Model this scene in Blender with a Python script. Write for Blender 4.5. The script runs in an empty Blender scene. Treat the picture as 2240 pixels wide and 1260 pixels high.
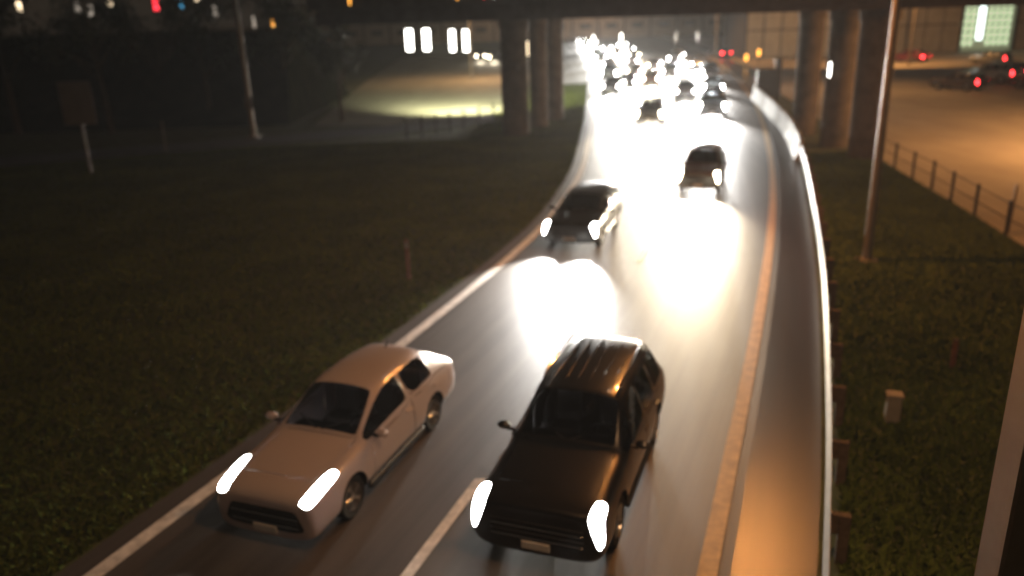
import bpy, bmesh, math, random
import numpy as np
from mathutils import Vector, Matrix
R = math.radians
random.seed(7)
C = bpy.context.scene.collection
SC = bpy.context.scene

# ------------------------------------------------------------------ camera, world, exposure
CAM_H = 7.1
cam = bpy.data.cameras.new('camera')
cam.sensor_width = 36.0
cam.lens = 1750 / 2240 * 36
cam.clip_end = 3000
cam.dof.use_dof = True
cam.dof.focus_distance = 5.2
cam.dof.aperture_fstop = .65
camo = bpy.data.objects.new('camera', cam)
C.objects.link(camo)
_th, _ro = math.atan((630 - 35) / 1750), R(1.9)
_f = Vector((0, math.cos(_th), -math.sin(_th)))
_r0 = Vector((1, 0, 0))
_u0 = _r0.cross(_f)
_r = math.cos(_ro) * _r0 - math.sin(_ro) * _u0
_u = math.sin(_ro) * _r0 + math.cos(_ro) * _u0
camo.matrix_world = Matrix(((_r.x, _u.x, -_f.x, 0), (_r.y, _u.y, -_f.y, 0), (_r.z, _u.z, -_f.z, CAM_H), (0, 0, 0, 1)))
SC.camera = camo

SUN_EL, SUN_ROT = R(4), R(200)
world = bpy.data.worlds.new('World')
SC.world = world
world.use_nodes = True
wn = world.node_tree.nodes
wl = world.node_tree.links
wn.clear()
w_out = wn.new('ShaderNodeOutputWorld')
w_bg = wn.new('ShaderNodeBackground')
w_sky = wn.new('ShaderNodeTexSky')
w_sky.sky_type = 'NISHITA'
w_sky.sun_disc = False
w_sky.sun_elevation = SUN_EL
w_sky.sun_rotation = SUN_ROT
w_bg.inputs[1].default_value = 0.0006
wl.new(w_sky.outputs[0], w_bg.inputs[0])
w_glow = wn.new('ShaderNodeBackground')           # the city's sky glow, the same all round
w_glow.inputs[0].default_value = (1.0, 0.74, 0.52, 1)
w_glow.inputs[1].default_value = 0.017
w_add = wn.new('ShaderNodeAddShader')
wl.new(w_bg.outputs[0], w_add.inputs[0])
wl.new(w_glow.outputs[0], w_add.inputs[1])
wl.new(w_add.outputs[0], w_out.inputs[0])

sl = bpy.data.lights.new('moon', 'SUN')
sl.energy = 0.01
sl.angle = R(0.5)
sl.color = (1, .9, .8)
so = bpy.data.objects.new('moon', sl)
so.rotation_euler = (R(50), 0, R(160))
C.objects.link(so)

SC.view_settings.view_transform = 'Standard'
SC.view_settings.look = 'None'
SC.view_settings.exposure = 0.0
SC.view_settings.gamma = 1.0
SC.view_settings.use_curve_mapping = False
SC.cycles.use_denoising = True
SC.cycles.max_bounces = 6
SC.cycles.sample_clamp_indirect = 4
SC.cycles.use_light_tree = True

# ------------------------------------------------------------------ materials
def mat(name, col, rough=.6, metal=0.0, spec=.5, coat=0.0, noise=None, bump=0.0, scale=8.0, emit=None, estr=0.0, coat_rough=.05):
    m = bpy.data.materials.new(name)
    m.use_nodes = True
    nt = m.node_tree
    p = nt.nodes['Principled BSDF']
    p.inputs['Base Color'].default_value = (*col, 1)
    p.inputs['Roughness'].default_value = rough
    p.inputs['Metallic'].default_value = metal
    p.inputs['Specular IOR Level'].default_value = spec
    p.inputs['Coat Weight'].default_value = coat
    p.inputs['Coat Roughness'].default_value = coat_rough
    if emit:
        p.inputs['Emission Color'].default_value = (*emit, 1)
        p.inputs['Emission Strength'].default_value = estr
        m.cycles.emission_sampling = 'NONE'
    if noise or bump:
        tc = nt.nodes.new('ShaderNodeTexCoord')
        nz = nt.nodes.new('ShaderNodeTexNoise')
        nz.inputs['Scale'].default_value = scale
        nz.inputs['Detail'].default_value = 8
        nz.inputs['Roughness'].default_value = .62
        nt.links.new(tc.outputs['Object'], nz.inputs['Vector'])
        if noise:
            cr = nt.nodes.new('ShaderNodeValToRGB')
            cr.color_ramp.elements[0].position = .32
            cr.color_ramp.elements[1].position = .68
            cr.color_ramp.elements[0].color = (*[c * (1 - noise) for c in col], 1)
            cr.color_ramp.elements[1].color = (*[min(1, c * (1 + noise)) for c in col], 1)
            nt.links.new(nz.outputs[0], cr.inputs[0])
            nt.links.new(cr.outputs[0], p.inputs['Base Color'])
        if bump:
            b = nt.nodes.new('ShaderNodeBump')
            b.inputs['Strength'].default_value = bump
            b.inputs['Distance'].default_value = .02
            nt.links.new(nz.outputs[0], b.inputs['Height'])
            nt.links.new(b.outputs[0], p.inputs['Normal'])
    return m

def strip_mat(name, col, rough, dark, streak=2.2, spec=.5, patch=.35):
    """Pavement whose wear runs along the road (u across in metres, v along in metres)."""
    m = bpy.data.materials.new(name)
    m.use_nodes = True
    nt = m.node_tree
    p = nt.nodes['Principled BSDF']
    p.inputs['Roughness'].default_value = rough
    p.inputs['Specular IOR Level'].default_value = spec
    uv = nt.nodes.new('ShaderNodeUVMap')
    uv.uv_map = 'UVMap'
    def noise(sx, sy, detail):
        mp = nt.nodes.new('ShaderNodeMapping')
        mp.inputs['Scale'].default_value = (sx, sy, 1)
        nt.links.new(uv.outputs[0], mp.inputs[0])
        n = nt.nodes.new('ShaderNodeTexNoise')
        n.inputs['Scale'].default_value = 1
        n.inputs['Detail'].default_value = detail
        n.inputs['Roughness'].default_value = .6
        nt.links.new(mp.outputs[0], n.inputs['Vector'])
        return n
    a = noise(streak, .045, 5)
    b = noise(.5, .28, 6)
    c = noise(38, 38, 3)
    ma = nt.nodes.new('ShaderNodeMath'); ma.operation = 'MULTIPLY_ADD'
    ma.inputs[1].default_value = 1 - patch
    nt.links.new(a.outputs[0], ma.inputs[0])
    mb = nt.nodes.new('ShaderNodeMath'); mb.operation = 'MULTIPLY'
    mb.inputs[1].default_value = patch
    nt.links.new(b.outputs[0], mb.inputs[0])
    nt.links.new(mb.outputs[0], ma.inputs[2])
    md = nt.nodes.new('ShaderNodeMath'); md.operation = 'MULTIPLY_ADD'
    md.inputs[1].default_value = .25
    nt.links.new(c.outputs[0], md.inputs[0])
    nt.links.new(ma.outputs[0], md.inputs[2])
    cr = nt.nodes.new('ShaderNodeValToRGB')
    cr.color_ramp.elements[0].position = .45
    cr.color_ramp.elements[1].position = .82
    cr.color_ramp.elements[0].color = (*dark, 1)
    cr.color_ramp.elements[1].color = (*col, 1)
    nt.links.new(md.outputs[0], cr.inputs[0])
    nt.links.new(cr.outputs[0], p.inputs['Base Color'])
    bp = nt.nodes.new('ShaderNodeBump')
    bp.inputs['Strength'].default_value = .35
    bp.inputs['Distance'].default_value = .006
    nt.links.new(c.outputs[0], bp.inputs['Height'])
    nt.links.new(bp.outputs[0], p.inputs['Normal'])
    return m

M = dict(
    asphalt=strip_mat('asphalt', (.105, .09, .077), .52, (.036, .030, .026), spec=.5),
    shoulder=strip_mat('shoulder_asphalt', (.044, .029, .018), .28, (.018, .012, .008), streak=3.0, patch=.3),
    side_street=strip_mat('side_street_asphalt', (.10, .10, .115), .7, (.06, .06, .07)),
    concrete_road=strip_mat('concrete_pavement', (.36, .32, .27), .75, (.24, .21, .18), streak=.5, patch=.6),
    underpass=strip_mat('underpass_paving', (.30, .30, .25), .75, (.18, .18, .14), streak=.5, patch=.6),
    white_line=mat('white_road_paint', (.62, .60, .56), .6, noise=.3, scale=5),
    yellow_line=mat('yellow_road_paint', (.42, .28, .11), .55, noise=.28, scale=5),
    soil=mat('turf_soil', (.058, .068, .019), .95, noise=.5, bump=.6, scale=1.6),
    bank=mat('dark_bank_soil', (.014, .015, .007), 1, spec=.0, noise=.5, bump=.6, scale=.8),
    grass=mat('grass_blades', (.080, .106, .024), 1.0, spec=.0, noise=.3, scale=.35),
    concrete=mat('bridge_concrete', (.095, .075, .052), .9, noise=.4, bump=.25, scale=1.3),
    concrete_dark=mat('stained_concrete', (.11, .09, .07), .9, noise=.3, bump=.25, scale=1.1),
    barrier=mat('barrier_concrete', (.42, .40, .36), .8, noise=.18, bump=.2, scale=2.4),
    barrier_old=mat('weathered_barrier_concrete', (.27, .25, .21), .85, noise=.25, bump=.2, scale=2.4),
    steel=mat('galvanised_steel', (.18, .172, .16), .55, metal=.5, noise=.15, scale=4),
    pole=mat('pole_steel', (.24, .20, .155), .55, metal=.3, noise=.15, scale=3),
    pole_tan=mat('tan_painted_steel', (.34, .25, .16), .6, noise=.1, scale=3),
    dark_metal=mat('dark_metal', (.03, .03, .032), .55, metal=.4),
    wood=mat('weathered_wood_post', (.10, .07, .045), .9, noise=.3, bump=.3, scale=9),
    sign_tan=mat('sign_panel_paint', (.15, .13, .11), .6, noise=.12, scale=2),
    bark=mat('bark', (.06, .045, .03), .95, noise=.4, bump=.6, scale=7),
    leaf=mat('leaf', (.035, .045, .02), .7, noise=.5, scale=.9),
    panel_grey=mat('grey_wall_panel', (.30, .275, .25), .8, noise=.14, scale=.8),
    joint=mat('dark_joint', (.03, .027, .024), .9),
    roof_dark=mat('dark_roofing', (.05, .045, .04), .9, noise=.2, scale=1),
    brown_wall=mat('brown_wall', (.34, .27, .20), .85, noise=.2, scale=.6),
    cabinet=mat('cabinet_paint', (.04, .042, .038), .6, noise=.15, scale=3),
    utility=mat('pale_utility_plastic', (.27, .24, .20), .6, noise=.1, scale=5),
    rust=mat('rusty_marker', (.22, .09, .05), .7, noise=.25, scale=6),
    # cars
    glass=mat('car_glass', (.006, .006, .008), .04, spec=.8, coat=.3),
    seat=mat('seat_cloth', (.07, .06, .055), .9),
    rubber=mat('tyre_rubber', (.012, .012, .012), .85),
    trim=mat('black_trim', (.012, .012, .013), .5),
    alloy=mat('alloy_rim', (.5, .5, .5), .3, metal=.9),
    chrome=mat('chrome', (.7, .7, .7), .12, metal=1.0),
    plate=mat('licence_plate', (.6, .6, .58), .5),
    white_paint=mat('champagne_paint', (.50, .44, .45), .28, metal=.15, coat=.8),
    black_paint=mat('black_paint', (.006, .0055, .006), .3, coat=.8),
    grey_paint=mat('charcoal_paint', (.012, .012, .014), .3, metal=.3, coat=.8),
    copper_paint=mat('copper_paint', (.085, .062, .05), .3, metal=.35, coat=.8),
    silver_paint=mat('silver_paint', (.35, .36, .38), .3, metal=.5, coat=.7),
    blue_paint=mat('slate_blue_paint', (.07, .085, .12), .3, metal=.3, coat=.8),
    red_paint=mat('dark_red_paint', (.12, .02, .018), .3, coat=.8),
    head=mat('headlight_lens', (.9, .9, .9), .2, emit=(1, .985, .95), estr=40),
    head_warm=mat('warm_headlight_lens', (.9, .9, .85), .2, emit=(1, .87, .62), estr=40),
    tail_on=mat('lit_tail_light', (.5, .01, .01), .25, emit=(1, .03, .035), estr=22),
    tail_off=mat('tail_light', (.25, .01, .01), .2, coat=.6),
    # lamps
    lum_white=mat('white_lamp_lens', (.9, .9, .9), .3, emit=(1, .97, .88), estr=10),
    lum_warm=mat('warm_lamp_lens', (.9, .8, .6), .3, emit=(1, .78, .5), estr=3),
    lum_dim=mat('dim_lamp_lens', (.6, .55, .5), .3, emit=(1, .86, .7), estr=.5),
    lum_amber=mat('amber_lamp_lens', (.9, .5, .1), .3, emit=(1, .42, .06), estr=4),
    lum_red=mat('red_lamp_lens', (.8, .05, .05), .3, emit=(1, .03, .05), estr=4),
    lum_blue=mat('blue_lamp_lens', (.1, .5, .8), .3, emit=(.10, .55, .95), estr=1.6),
    lum_sodium=mat('sodium_lamp_lens', (.9, .6, .3), .3, emit=(1, .55, .2), estr=10),
    win_green=mat('lit_window_pane', (.5, .6, .4), .3, emit=(.80, 1.0, .62), estr=1.0),
    win_cool=mat('lit_light_panel', (.8, .9, .9), .3, emit=(.86, 1.0, .97), estr=3.5),
    win_dim=mat('dim_lit_window', (.3, .35, .25), .4, emit=(.55, .68, .42), estr=.22),
)

_nt = M['glass'].node_tree                         # tinted see-through car glass
_tr = _nt.nodes.new('ShaderNodeBsdfTransparent'); _tr.inputs[0].default_value = (.55, .58, .60, 1)
_mx = _nt.nodes.new('ShaderNodeMixShader'); _mx.inputs[0].default_value = .45
_nt.links.new(_nt.nodes['Principled BSDF'].outputs[0], _mx.inputs[1])
_nt.links.new(_tr.outputs[0], _mx.inputs[2])
_nt.links.new(_mx.outputs[0], _nt.nodes['Material Output'].inputs[0])

# ------------------------------------------------------------------ builders
class MB:
    def __init__(s):
        s.v, s.f = [], []
    def add(s, vs, fs):
        n = len(s.v)
        s.v += [tuple(p) for p in vs]
        s.f += [tuple(i + n for i in q) for q in fs]
        return s
    def box(s, cx, cy, cz, sx, sy, sz, rz=0.0, bev=0.0):
        hx, hy, hz = sx / 2, sy / 2, sz / 2
        c, sn = math.cos(rz), math.sin(rz)
        if bev <= 0:
            pts = [(x, y, z) for z in (-hz, hz) for x, y in ((-hx, -hy), (hx, -hy), (hx, hy), (-hx, hy))]
            fs = [(3, 2, 1, 0), (4, 5, 6, 7), (0, 1, 5, 4), (1, 2, 6, 5), (2, 3, 7, 6), (3, 0, 4, 7)]
        else:
            b = min(bev, hx * .9, hy * .9, hz * .9)
            ring = [(hx, hy - b), (hx - b, hy), (-hx + b, hy), (-hx, hy - b), (-hx, -hy + b), (-hx + b, -hy), (hx - b, -hy), (hx, -hy + b)]
            inn = [(x * (hx - b) / hx, y * (hy - b) / hy) for x, y in ring]
            pts = [(x, y, -hz) for x, y in inn] + [(x, y, -hz + b) for x, y in ring] + [(x, y, hz - b) for x, y in ring] + [(x, y, hz) for x, y in inn]
            fs = []
            for k in range(3):
                for i in range(8):
                    j = (i + 1) % 8
                    fs.append((k * 8 + i, k * 8 + j, k * 8 + 8 + j, k * 8 + 8 + i))
            fs += [tuple(range(7, -1, -1)), tuple(range(24, 32))]
        return s.add([(cx + c * x - sn * y, cy + sn * x + c * y, cz + z) for x, y, z in pts], fs)
    def tube(s, pts, rads, n=10, caps=True):
        pts = [Vector(p) for p in pts]
        if not hasattr(rads, '__len__'):
            rads = [rads] * len(pts)
        vs, fs = [], []
        for i, p in enumerate(pts):
            d = (pts[min(i + 1, len(pts) - 1)] - pts[max(i - 1, 0)]).normalized()
            a = d.cross(Vector((0, 1, 0)) if abs(d.y) < .9 else Vector((1, 0, 0))).normalized()
            b = d.cross(a)
            for k in range(n):
                t = 2 * math.pi * k / n
                vs.append(p + (a * math.cos(t) + b * math.sin(t)) * rads[i])
        for i in range(len(pts) - 1):
            for k in range(n):
                j = (k + 1) % n
                fs.append((i * n + k, i * n + j, (i + 1) * n + j, (i + 1) * n + k))
        if caps:
            fs += [tuple(range(n - 1, -1, -1)), tuple(range((len(pts) - 1) * n, len(pts) * n))]
        return s.add(vs, fs)
    def lathe_y(s, prof, n=28):
        """profile (radius, y) turned about the y axis"""
        vs = [(r * math.cos(2 * math.pi * k / n), y, r * math.sin(2 * math.pi * k / n)) for r, y in prof for k in range(n)]
        fs = [(i * n + k, i * n + (k + 1) % n, (i + 1) * n + (k + 1) % n, (i + 1) * n + k) for i in range(len(prof) - 1) for k in range(n)]
        return s.add(vs, fs)
    def build(s, name, m, parent=None, smooth=False, loc=None):
        me = bpy.data.meshes.new(name)
        me.from_pydata(s.v, [], s.f)
        bm = bmesh.new(); bm.from_mesh(me)
        bmesh.ops.recalc_face_normals(bm, faces=bm.faces)
        bm.to_mesh(me); bm.free()
        if m: me.materials.append(m)
        if smooth:
            me.polygons.foreach_set('use_smooth', [True] * len(me.polygons))
            me.set_sharp_from_angle(angle=R(40))
        o = bpy.data.objects.new(name, me)
        C.objects.link(o)
        if parent: o.parent = parent
        if loc: o.location = loc
        return o

def tag(o, label=None, cat=None, group=None, kind=None):
    for k, v in (('label', label), ('category', cat), ('group', group), ('kind', kind)):
        if v: o[k] = v
    return o

def thing(name, label, cat, loc=(0, 0, 0), rz=0.0, group=None):
    o = bpy.data.objects.new(name, None)
    o.empty_display_size = .3
    C.objects.link(o)
    o.location = loc
    o.rotation_euler = (0, 0, rz)
    return tag(o, label, cat, group)

def clone(o, parent=None, keep=None):
    c = o.copy()
    C.objects.link(c)
    if parent is not None: c.parent = parent
    for ch in list(o.children):
        if keep is None or keep(ch):
            clone(ch, c, keep)
    return c

def lamp(name, kind, loc, target, energy, col, parent=None, size=.1, angle=120, blend=.6):
    l = bpy.data.lights.new(name, kind)
    l.energy = energy
    l.color = col
    l.shadow_soft_size = size
    if kind == 'SPOT':
        l.spot_size = R(angle)
        l.spot_blend = blend
    o = bpy.data.objects.new(name, l)
    C.objects.link(o)
    o.location = loc
    o.rotation_euler = (Vector(target) - Vector(loc)).to_track_quat('-Z', 'Y').to_euler()
    if parent: o.parent = parent
    return o

# ------------------------------------------------------------------ plan curves (x across, D metres ahead)
def curve(pts):
    xs = np.array([p[0] for p in pts], float)
    ds = np.array([p[1] for p in pts], float)
    h = np.diff(ds); dl = np.diff(xs) / h
    m = np.empty(len(xs))
    m[0], m[-1] = dl[0], dl[-1]
    m[1:-1] = (dl[:-1] * h[1:] + dl[1:] * h[:-1]) / (h[1:] + h[:-1])
    def f(D):
        D = np.asarray(D, float)
        i = np.clip(np.searchsorted(ds, D) - 1, 0, len(h) - 1)
        t = np.clip((D - ds[i]) / h[i], 0, 1)
        y = (2*t**3 - 3*t**2 + 1) * xs[i] + (t**3 - 2*t**2 + t) * h[i] * m[i] + (-2*t**3 + 3*t**2) * xs[i+1] + (t**3 - t**2) * h[i] * m[i+1]
        y = np.where(D < ds[0], xs[0] + m[0] * (D - ds[0]), y)
        return np.where(D > ds[-1], xs[-1] + m[-1] * (D - ds[-1]), y)
    return f
LEFT = curve([(-5.95, 9.0), (-2.40, 17.6), (1.35, 28.2), (2.95, 35), (5.0, 49), (8.4, 79), (11.6, 112), (14.5, 160), (17.5, 230), (21, 330)])
YEL = curve([(2.55, 9.0), (5.65, 17.2), (9.05, 26.8), (11.3, 33.7), (15.0, 46.4), (19.2, 62.5), (22.9, 79), (28, 104), (36, 160), (45, 240), (54, 330)])
RAIL = curve([(-.7, -3), (3.72, 8), (4.80, 10.7), (6.05, 14), (7.8, 18.8), (11.0, 28.4), (13.0, 34.7), (16.0, 45.1), (18.4, 56.2), (20.6, 67.8)])

def strip(name, fa, fb, d0, d1, z, m, step=1.0, kind='structure', n_across=1):
    ds = np.arange(d0, d1 + .001, step)
    a, b = fa(ds), fb(ds)
    vs, uvs = [], []
    for i, D in enumerate(ds):
        for k in range(n_across + 1):
            t = k / n_across
            vs.append((a[i] * (1 - t) + b[i] * t, D, z))
            uvs.append(((b[i] - a[i]) * t, D))
    w = n_across + 1
    fs = [(i * w + k, i * w + k + 1, (i + 1) * w + k + 1, (i + 1) * w + k) for i in range(len(ds) - 1) for k in range(n_across)]
    me = bpy.data.meshes.new(name)
    me.from_pydata(vs, [], fs)
    uv = me.uv_layers.new(name='UVMap')
    for l in me.loops:
        uv.data[l.index].uv = uvs[l.vertex_index]
    me.materials.append(m)
    o = bpy.data.objects.new(name, me)
    C.objects.link(o)
    return tag(o, kind=kind) if kind else o

def poly_sheet(name, pts, z, m, kind='structure'):
    me = bpy.data.meshes.new(name)
    me.from_pydata([(x, y, z) for x, y in pts], [], [tuple(range(len(pts)))])
    uv = me.uv_layers.new(name='UVMap')
    for l in me.loops:
        uv.data[l.index].uv = me.vertices[l.vertex_index].co.xy
    me.materials.append(m)
    o = bpy.data.objects.new(name, me)
    C.objects.link(o)
    return tag(o, kind=kind)

# ------------------------------------------------------------------ ground, roads, markings
poly_sheet('ground', [(-1200, -200), (1200, -200), (1200, 2400), (-1200, 2400)], 0, M['soil'])
off = lambda f, a: (lambda D: f(D) + a)
strip('road', off(LEFT, -.55), off(YEL, .30), -6, 330, .008, M['asphalt'], n_across=6)
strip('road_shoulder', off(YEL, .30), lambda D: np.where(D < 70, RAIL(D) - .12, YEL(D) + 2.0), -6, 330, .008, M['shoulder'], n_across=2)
strip('edge_line', off(LEFT, -.14), off(LEFT, .14), -6, 330, .012, M['white_line'])
strip('yellow_edge_line', off(YEL, -.15), off(YEL, .12), -6, 330, .012, M['yellow_line'])
lanes_at = lambda D: 2 if D < 40 else 3
for n in range(2, 26):                                         # painted lane dashes
    d0 = 8.3 + (n - 2) * 14.6
    d1 = d0 + 3.0
    mid = lambda D: LEFT(D) + (YEL(D) - LEFT(D)) * .52
    if d0 < 48:
        strip('lane_dash', off(mid, -.09), off(mid, .09), d0, d1, .012, M['white_line'], step=.5)
    else:
        for q in (.33, .66):
            g = lambda D, q=q: LEFT(D) + (YEL(D) - LEFT(D)) * q
            strip('lane_dash', off(g, -.1), off(g, .1), d0, d1, .012, M['white_line'], step=.5)
# orange-lit street on the right, paving beyond the bridge, side street on the left
poly_sheet('concrete_street', [(13.6, 4), (15.6, 23.4), (16.4, 28), (17.2, 33.5), (18.0, 38.5), (21.5, 58), (25.3, 79), (31, 104), (39, 160), (47, 240), (140, 240), (140, 4)], .004, M['concrete_road'])
strip('side_street', lambda D: np.interp(D, [-90, -28, -8.5, -1, 1], [27, 45.1, 52.9, 58, 59.8]) * 1.0, lambda D: np.interp(D, [-90, -28, -8.5, -1, 1], [31.6, 49.6, 57.6, 63, 64.8]), -90, -.5, .006, M['side_street'])
ss = bpy.data.objects['side_street']
for v in ss.data.vertices:                                      # built along x: swap the axes
    v.co.x, v.co.y = v.co.y, v.co.x
poly_sheet('underpass_paving', [(-14, 58.5), (-8.5, 57.7), (-1, 63.1), (-.4, 63.6), (1.6, 80), (4.0, 112), (6.0, 160), (-20, 160), (-17, 100)], .009, M['underpass'])

# grass: blades near the camera, joined as stuff
def grass(name, spots, hmin, hmax, seed):
    rng = np.random.default_rng(seed)
    n = len(spots)
    ang = rng.uniform(0, 2 * np.pi, n)
    h = rng.uniform(hmin, hmax, n)
    w = rng.uniform(.012, .03, n) * (1 + spots[:, 1] / 30)
    lean = rng.normal(0, .07, (n, 2))
    base = np.zeros((n, 3)); base[:, :2] = spots
    dx = np.stack([np.cos(ang) * w, np.sin(ang) * w, np.zeros(n)], 1)
    tip = base + np.stack([lean[:, 0], lean[:, 1], h], 1)
    v = np.empty((n * 3, 3))
    v[0::3], v[1::3], v[2::3] = base - dx, base + dx, tip
    me = bpy.data.meshes.new(name)
    me.vertices.add(n * 3); me.vertices.foreach_set('co', v.ravel())
    me.loops.add(n * 3); me.loops.foreach_set('vertex_index', np.arange(n * 3, dtype=np.int32))
    me.polygons.add(n); me.polygons.foreach_set('loop_start', np.arange(0, n * 3, 3, dtype=np.int32))
    me.update(calc_edges=True)
    me.materials.append(M['grass'])
    o = bpy.data.objects.new(name, me)
    C.objects.link(o)
    return tag(o, kind='stuff')
rng = np.random.default_rng(3)
D = 8.5 + 41 * rng.random(420000) ** 1.55
X = rng.uniform(-34, 5.2, len(D))
side_near = np.interp(X, [-34, -28, -8.5, -1, 5], [42.5, 44.7, 52.3, 57, 62])
ok = (X < LEFT(D) - .6) & (X > -D * .78) & (D < side_near)
grass('roadside_grass', np.stack([X[ok], D[ok]], 1), .03, .11, 1)
D = 6.5 + 34 * rng.random(260000) ** 1.4
X = rng.uniform(2.5, 20, len(D))
edge = np.interp(D, [4, 23.4, 28, 33.5, 38.5, 50], [13.6, 15.5, 16.3, 17.1, 17.9, 19.8])
ok = (X > RAIL(D) + .18) & (X < edge - .05) & (X < D * .80)
grass('verge_grass', np.stack([X[ok], D[ok]], 1), .04, .14, 2)

D = 49.3 + 38 * rng.random(70000)                                # the grass wedge between the side street and the lanes
X = rng.uniform(-3, 9, len(D))
lim = np.interp(D, [44, 57, 63.6, 80, 90], [-3, -1.6, .1, 2.0, 2.9])
ok = (X < LEFT(D) - .6) & (X > lim) & ((D > 64) | (D < np.interp(X, [-3, -1, 3], [56, 57.6, 61.5])) | (X > .2))
grass('wedge_grass', np.stack([X[ok], D[ok]], 1), .03, .10, 5)

# ------------------------------------------------------------------ overpass
BA, BB = Vector((20.0, 34.0)), Vector((-2.0, 50.0))             # two points of its near edge
bd = (BB - BA).normalized()                                     # along the deck, towards the left of the photo
bn = Vector((-bd.y, bd.x))
if bn.y < 0: bn = -bn                                           # away from the camera
brz = math.atan2(bd.y, bd.x)
def bp(t, w):                                                   # t metres along from BA, w metres across
    p = BA + bd * t + bn * w
    return p.x, p.y
bridge = thing('overpass', 'dark concrete overpass on round columns crossing above the headlights', 'bridge')
T0, T1, BW = -75, 41, 13.0
mid, ln = (T0 + T1) / 2, T1 - T0
ZS = 6.86
def bbox(name, t, w, z0, z1, lt, lw, m, par=bridge, bev=0.0):
    x, y = bp(t, w)
    return MB().box(x, y, (z0 + z1) / 2, lt, lw, z1 - z0, brz, bev).build(name, m, par)
for k, w in enumerate((.55, 3.5, 6.5, 9.5, 12.45)):
    mb = MB()
    x, y = bp(mid, w)
    mb.box(x, y, ZS + .06, ln, .62, .12, brz)
    mb.box(x, y, ZS + .57, ln, .24, .9, brz)
    mb.build('girder', M['concrete_dark'], bridge)
bbox('deck_slab', mid, BW / 2, ZS + 1.03, ZS + 1.28, ln, BW + .7, M['concrete_dark'])
for w in (-.2, BW + .2):
    for q in range(12):
        s = ln / 12
        bbox('parapet', T0 + s * (q + .5), w, ZS + 1.284, ZS + 2.15, s - .04, .3, M['concrete_dark'], bev=.03)
def column(x, y, r):
    MB().tube([(x, y, -.2), (x, y, .05), (x, y, ZS - .55), (x, y, ZS - .35), (x, y, ZS + .02)], [r * 1.02, r, r, r * 1.12, r * 1.12], 28, False).build('column', M['concrete'], bridge, True)
for x, y, r in ((17.45, 38.9, .82), (17.35, 42.6, .70), (17.45, 47.4, .66)):
    column(x, y, r)
for x, y, r in ((.60, 51.0, .85), (2.2, 54.4, .6), (3.5, 58.0, .6)):
    column(x, y, r)
mb = MB(); mb.box(-24.5, 72, 3.4, 5.0, 15.0, 6.8, brz + R(90) * 0 + math.pi / 2 * 0); mb.build('abutment', M['concrete_dark'], bridge)
# the earth bank that carries the road off to the left
MB().add([(-16, 60, 0), (-16, 84, 0), (-110, 100, 0), (-110, 62, 0), (-17, 66, 6.6), (-17, 78, 6.6), (-110, 92, 6.6), (-110, 76, 6.6)],
         [(0, 3, 7, 4), (4, 7, 6, 5), (1, 5, 6, 2), (0, 4, 5, 1), (3, 2, 6, 7)]).build('earth_bank', M['bank'])
tag(bpy.data.objects['earth_bank'], kind='structure')

# lights under the overpass at the left
for i, (x, y, z, lab) in enumerate(((-6.6, 58.6, 5.72, 'tall white underpass light hung beside the left end of the bridge, outermost of the four'),
                                    (-5.4, 58.6, 5.70, 'tall white underpass light hung second from the left end of the bridge'),
                                    (-3.6, 58.6, 5.58, 'tall white underpass light hung third from the left end of the bridge'),
                                    (-2.65, 58.6, 5.55, 'tall white underpass light hung nearest the thick left column'))):
    t = thing('underpass_light', lab, 'light', (x, y, 0), R(6), 'white lights hung under the bridge')
    wd = .46 if i < 2 else .36
    MB().box(0, .07, z, wd + .08, .1, 1.52, 0, .03).build('housing', M['dark_metal'], t)
    MB().box(0, .0, z, wd, .03, 1.44, 0, .01).build('lens', M['lum_white'], t)
    MB().tube([(0, .08, z + .75), (0, .08, ZS + .15)], .03, 8).build('hanger', M['dark_metal'], t)
for x in (-5.2, -2.9):
    lamp('underpass_beam', 'SPOT', (x, 59.6, 5.6), (x + 2.2, 73, 0), 20000, (1, .94, .56), None, .3, 100, 1)
wl_ = thing('wall_light', 'narrow white light fixed on the left bridge column', 'light', (0, 0, 0))
MB().box(1.42, 50.28, 5.2, .14, .1, .95, 0, .02).build('housing', M['dark_metal'], wl_)
MB().box(1.42, 50.21, 5.2, .08, .04, .85, 0, .01).build('lens', M['lum_warm'], wl_)
wl_ = thing('wall_light', 'narrow white light on the shaded right bridge column', 'light', (0, 0, 0))
MB().box(16.50, 41.95, 4.0, .16, .1, .8, 0, .02).build('housing', M['dark_metal'], wl_)
MB().box(16.50, 41.88, 4.0, .09, .04, .7, 0, .01).build('lens', M['lum_white'], wl_)

for x, y, e, lab in ((29.5, 36.5, 9500, 'sodium light under the overpass above the orange street, nearer of two'), (37, 46, 5000, 'sodium light under the overpass above the orange street, farther of two')):
    t = thing('underpass_light', lab, 'light', (x, y, 0), brz, 'sodium lights under the bridge')
    MB().box(0, 0, 6.72, .9, .4, .2, 0, .03).build('housing', M['dark_metal'], t)
    MB().box(0, 0, 6.60, .8, .3, .05, 0, .01).build('lens', M['lum_sodium'], t)
    lamp('underpass_glow', 'SPOT', (x, y, 6.5), (x - 3.0, y + 2.5, 0), e, (1, .46, .15), None, .3, 160, .6)

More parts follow.
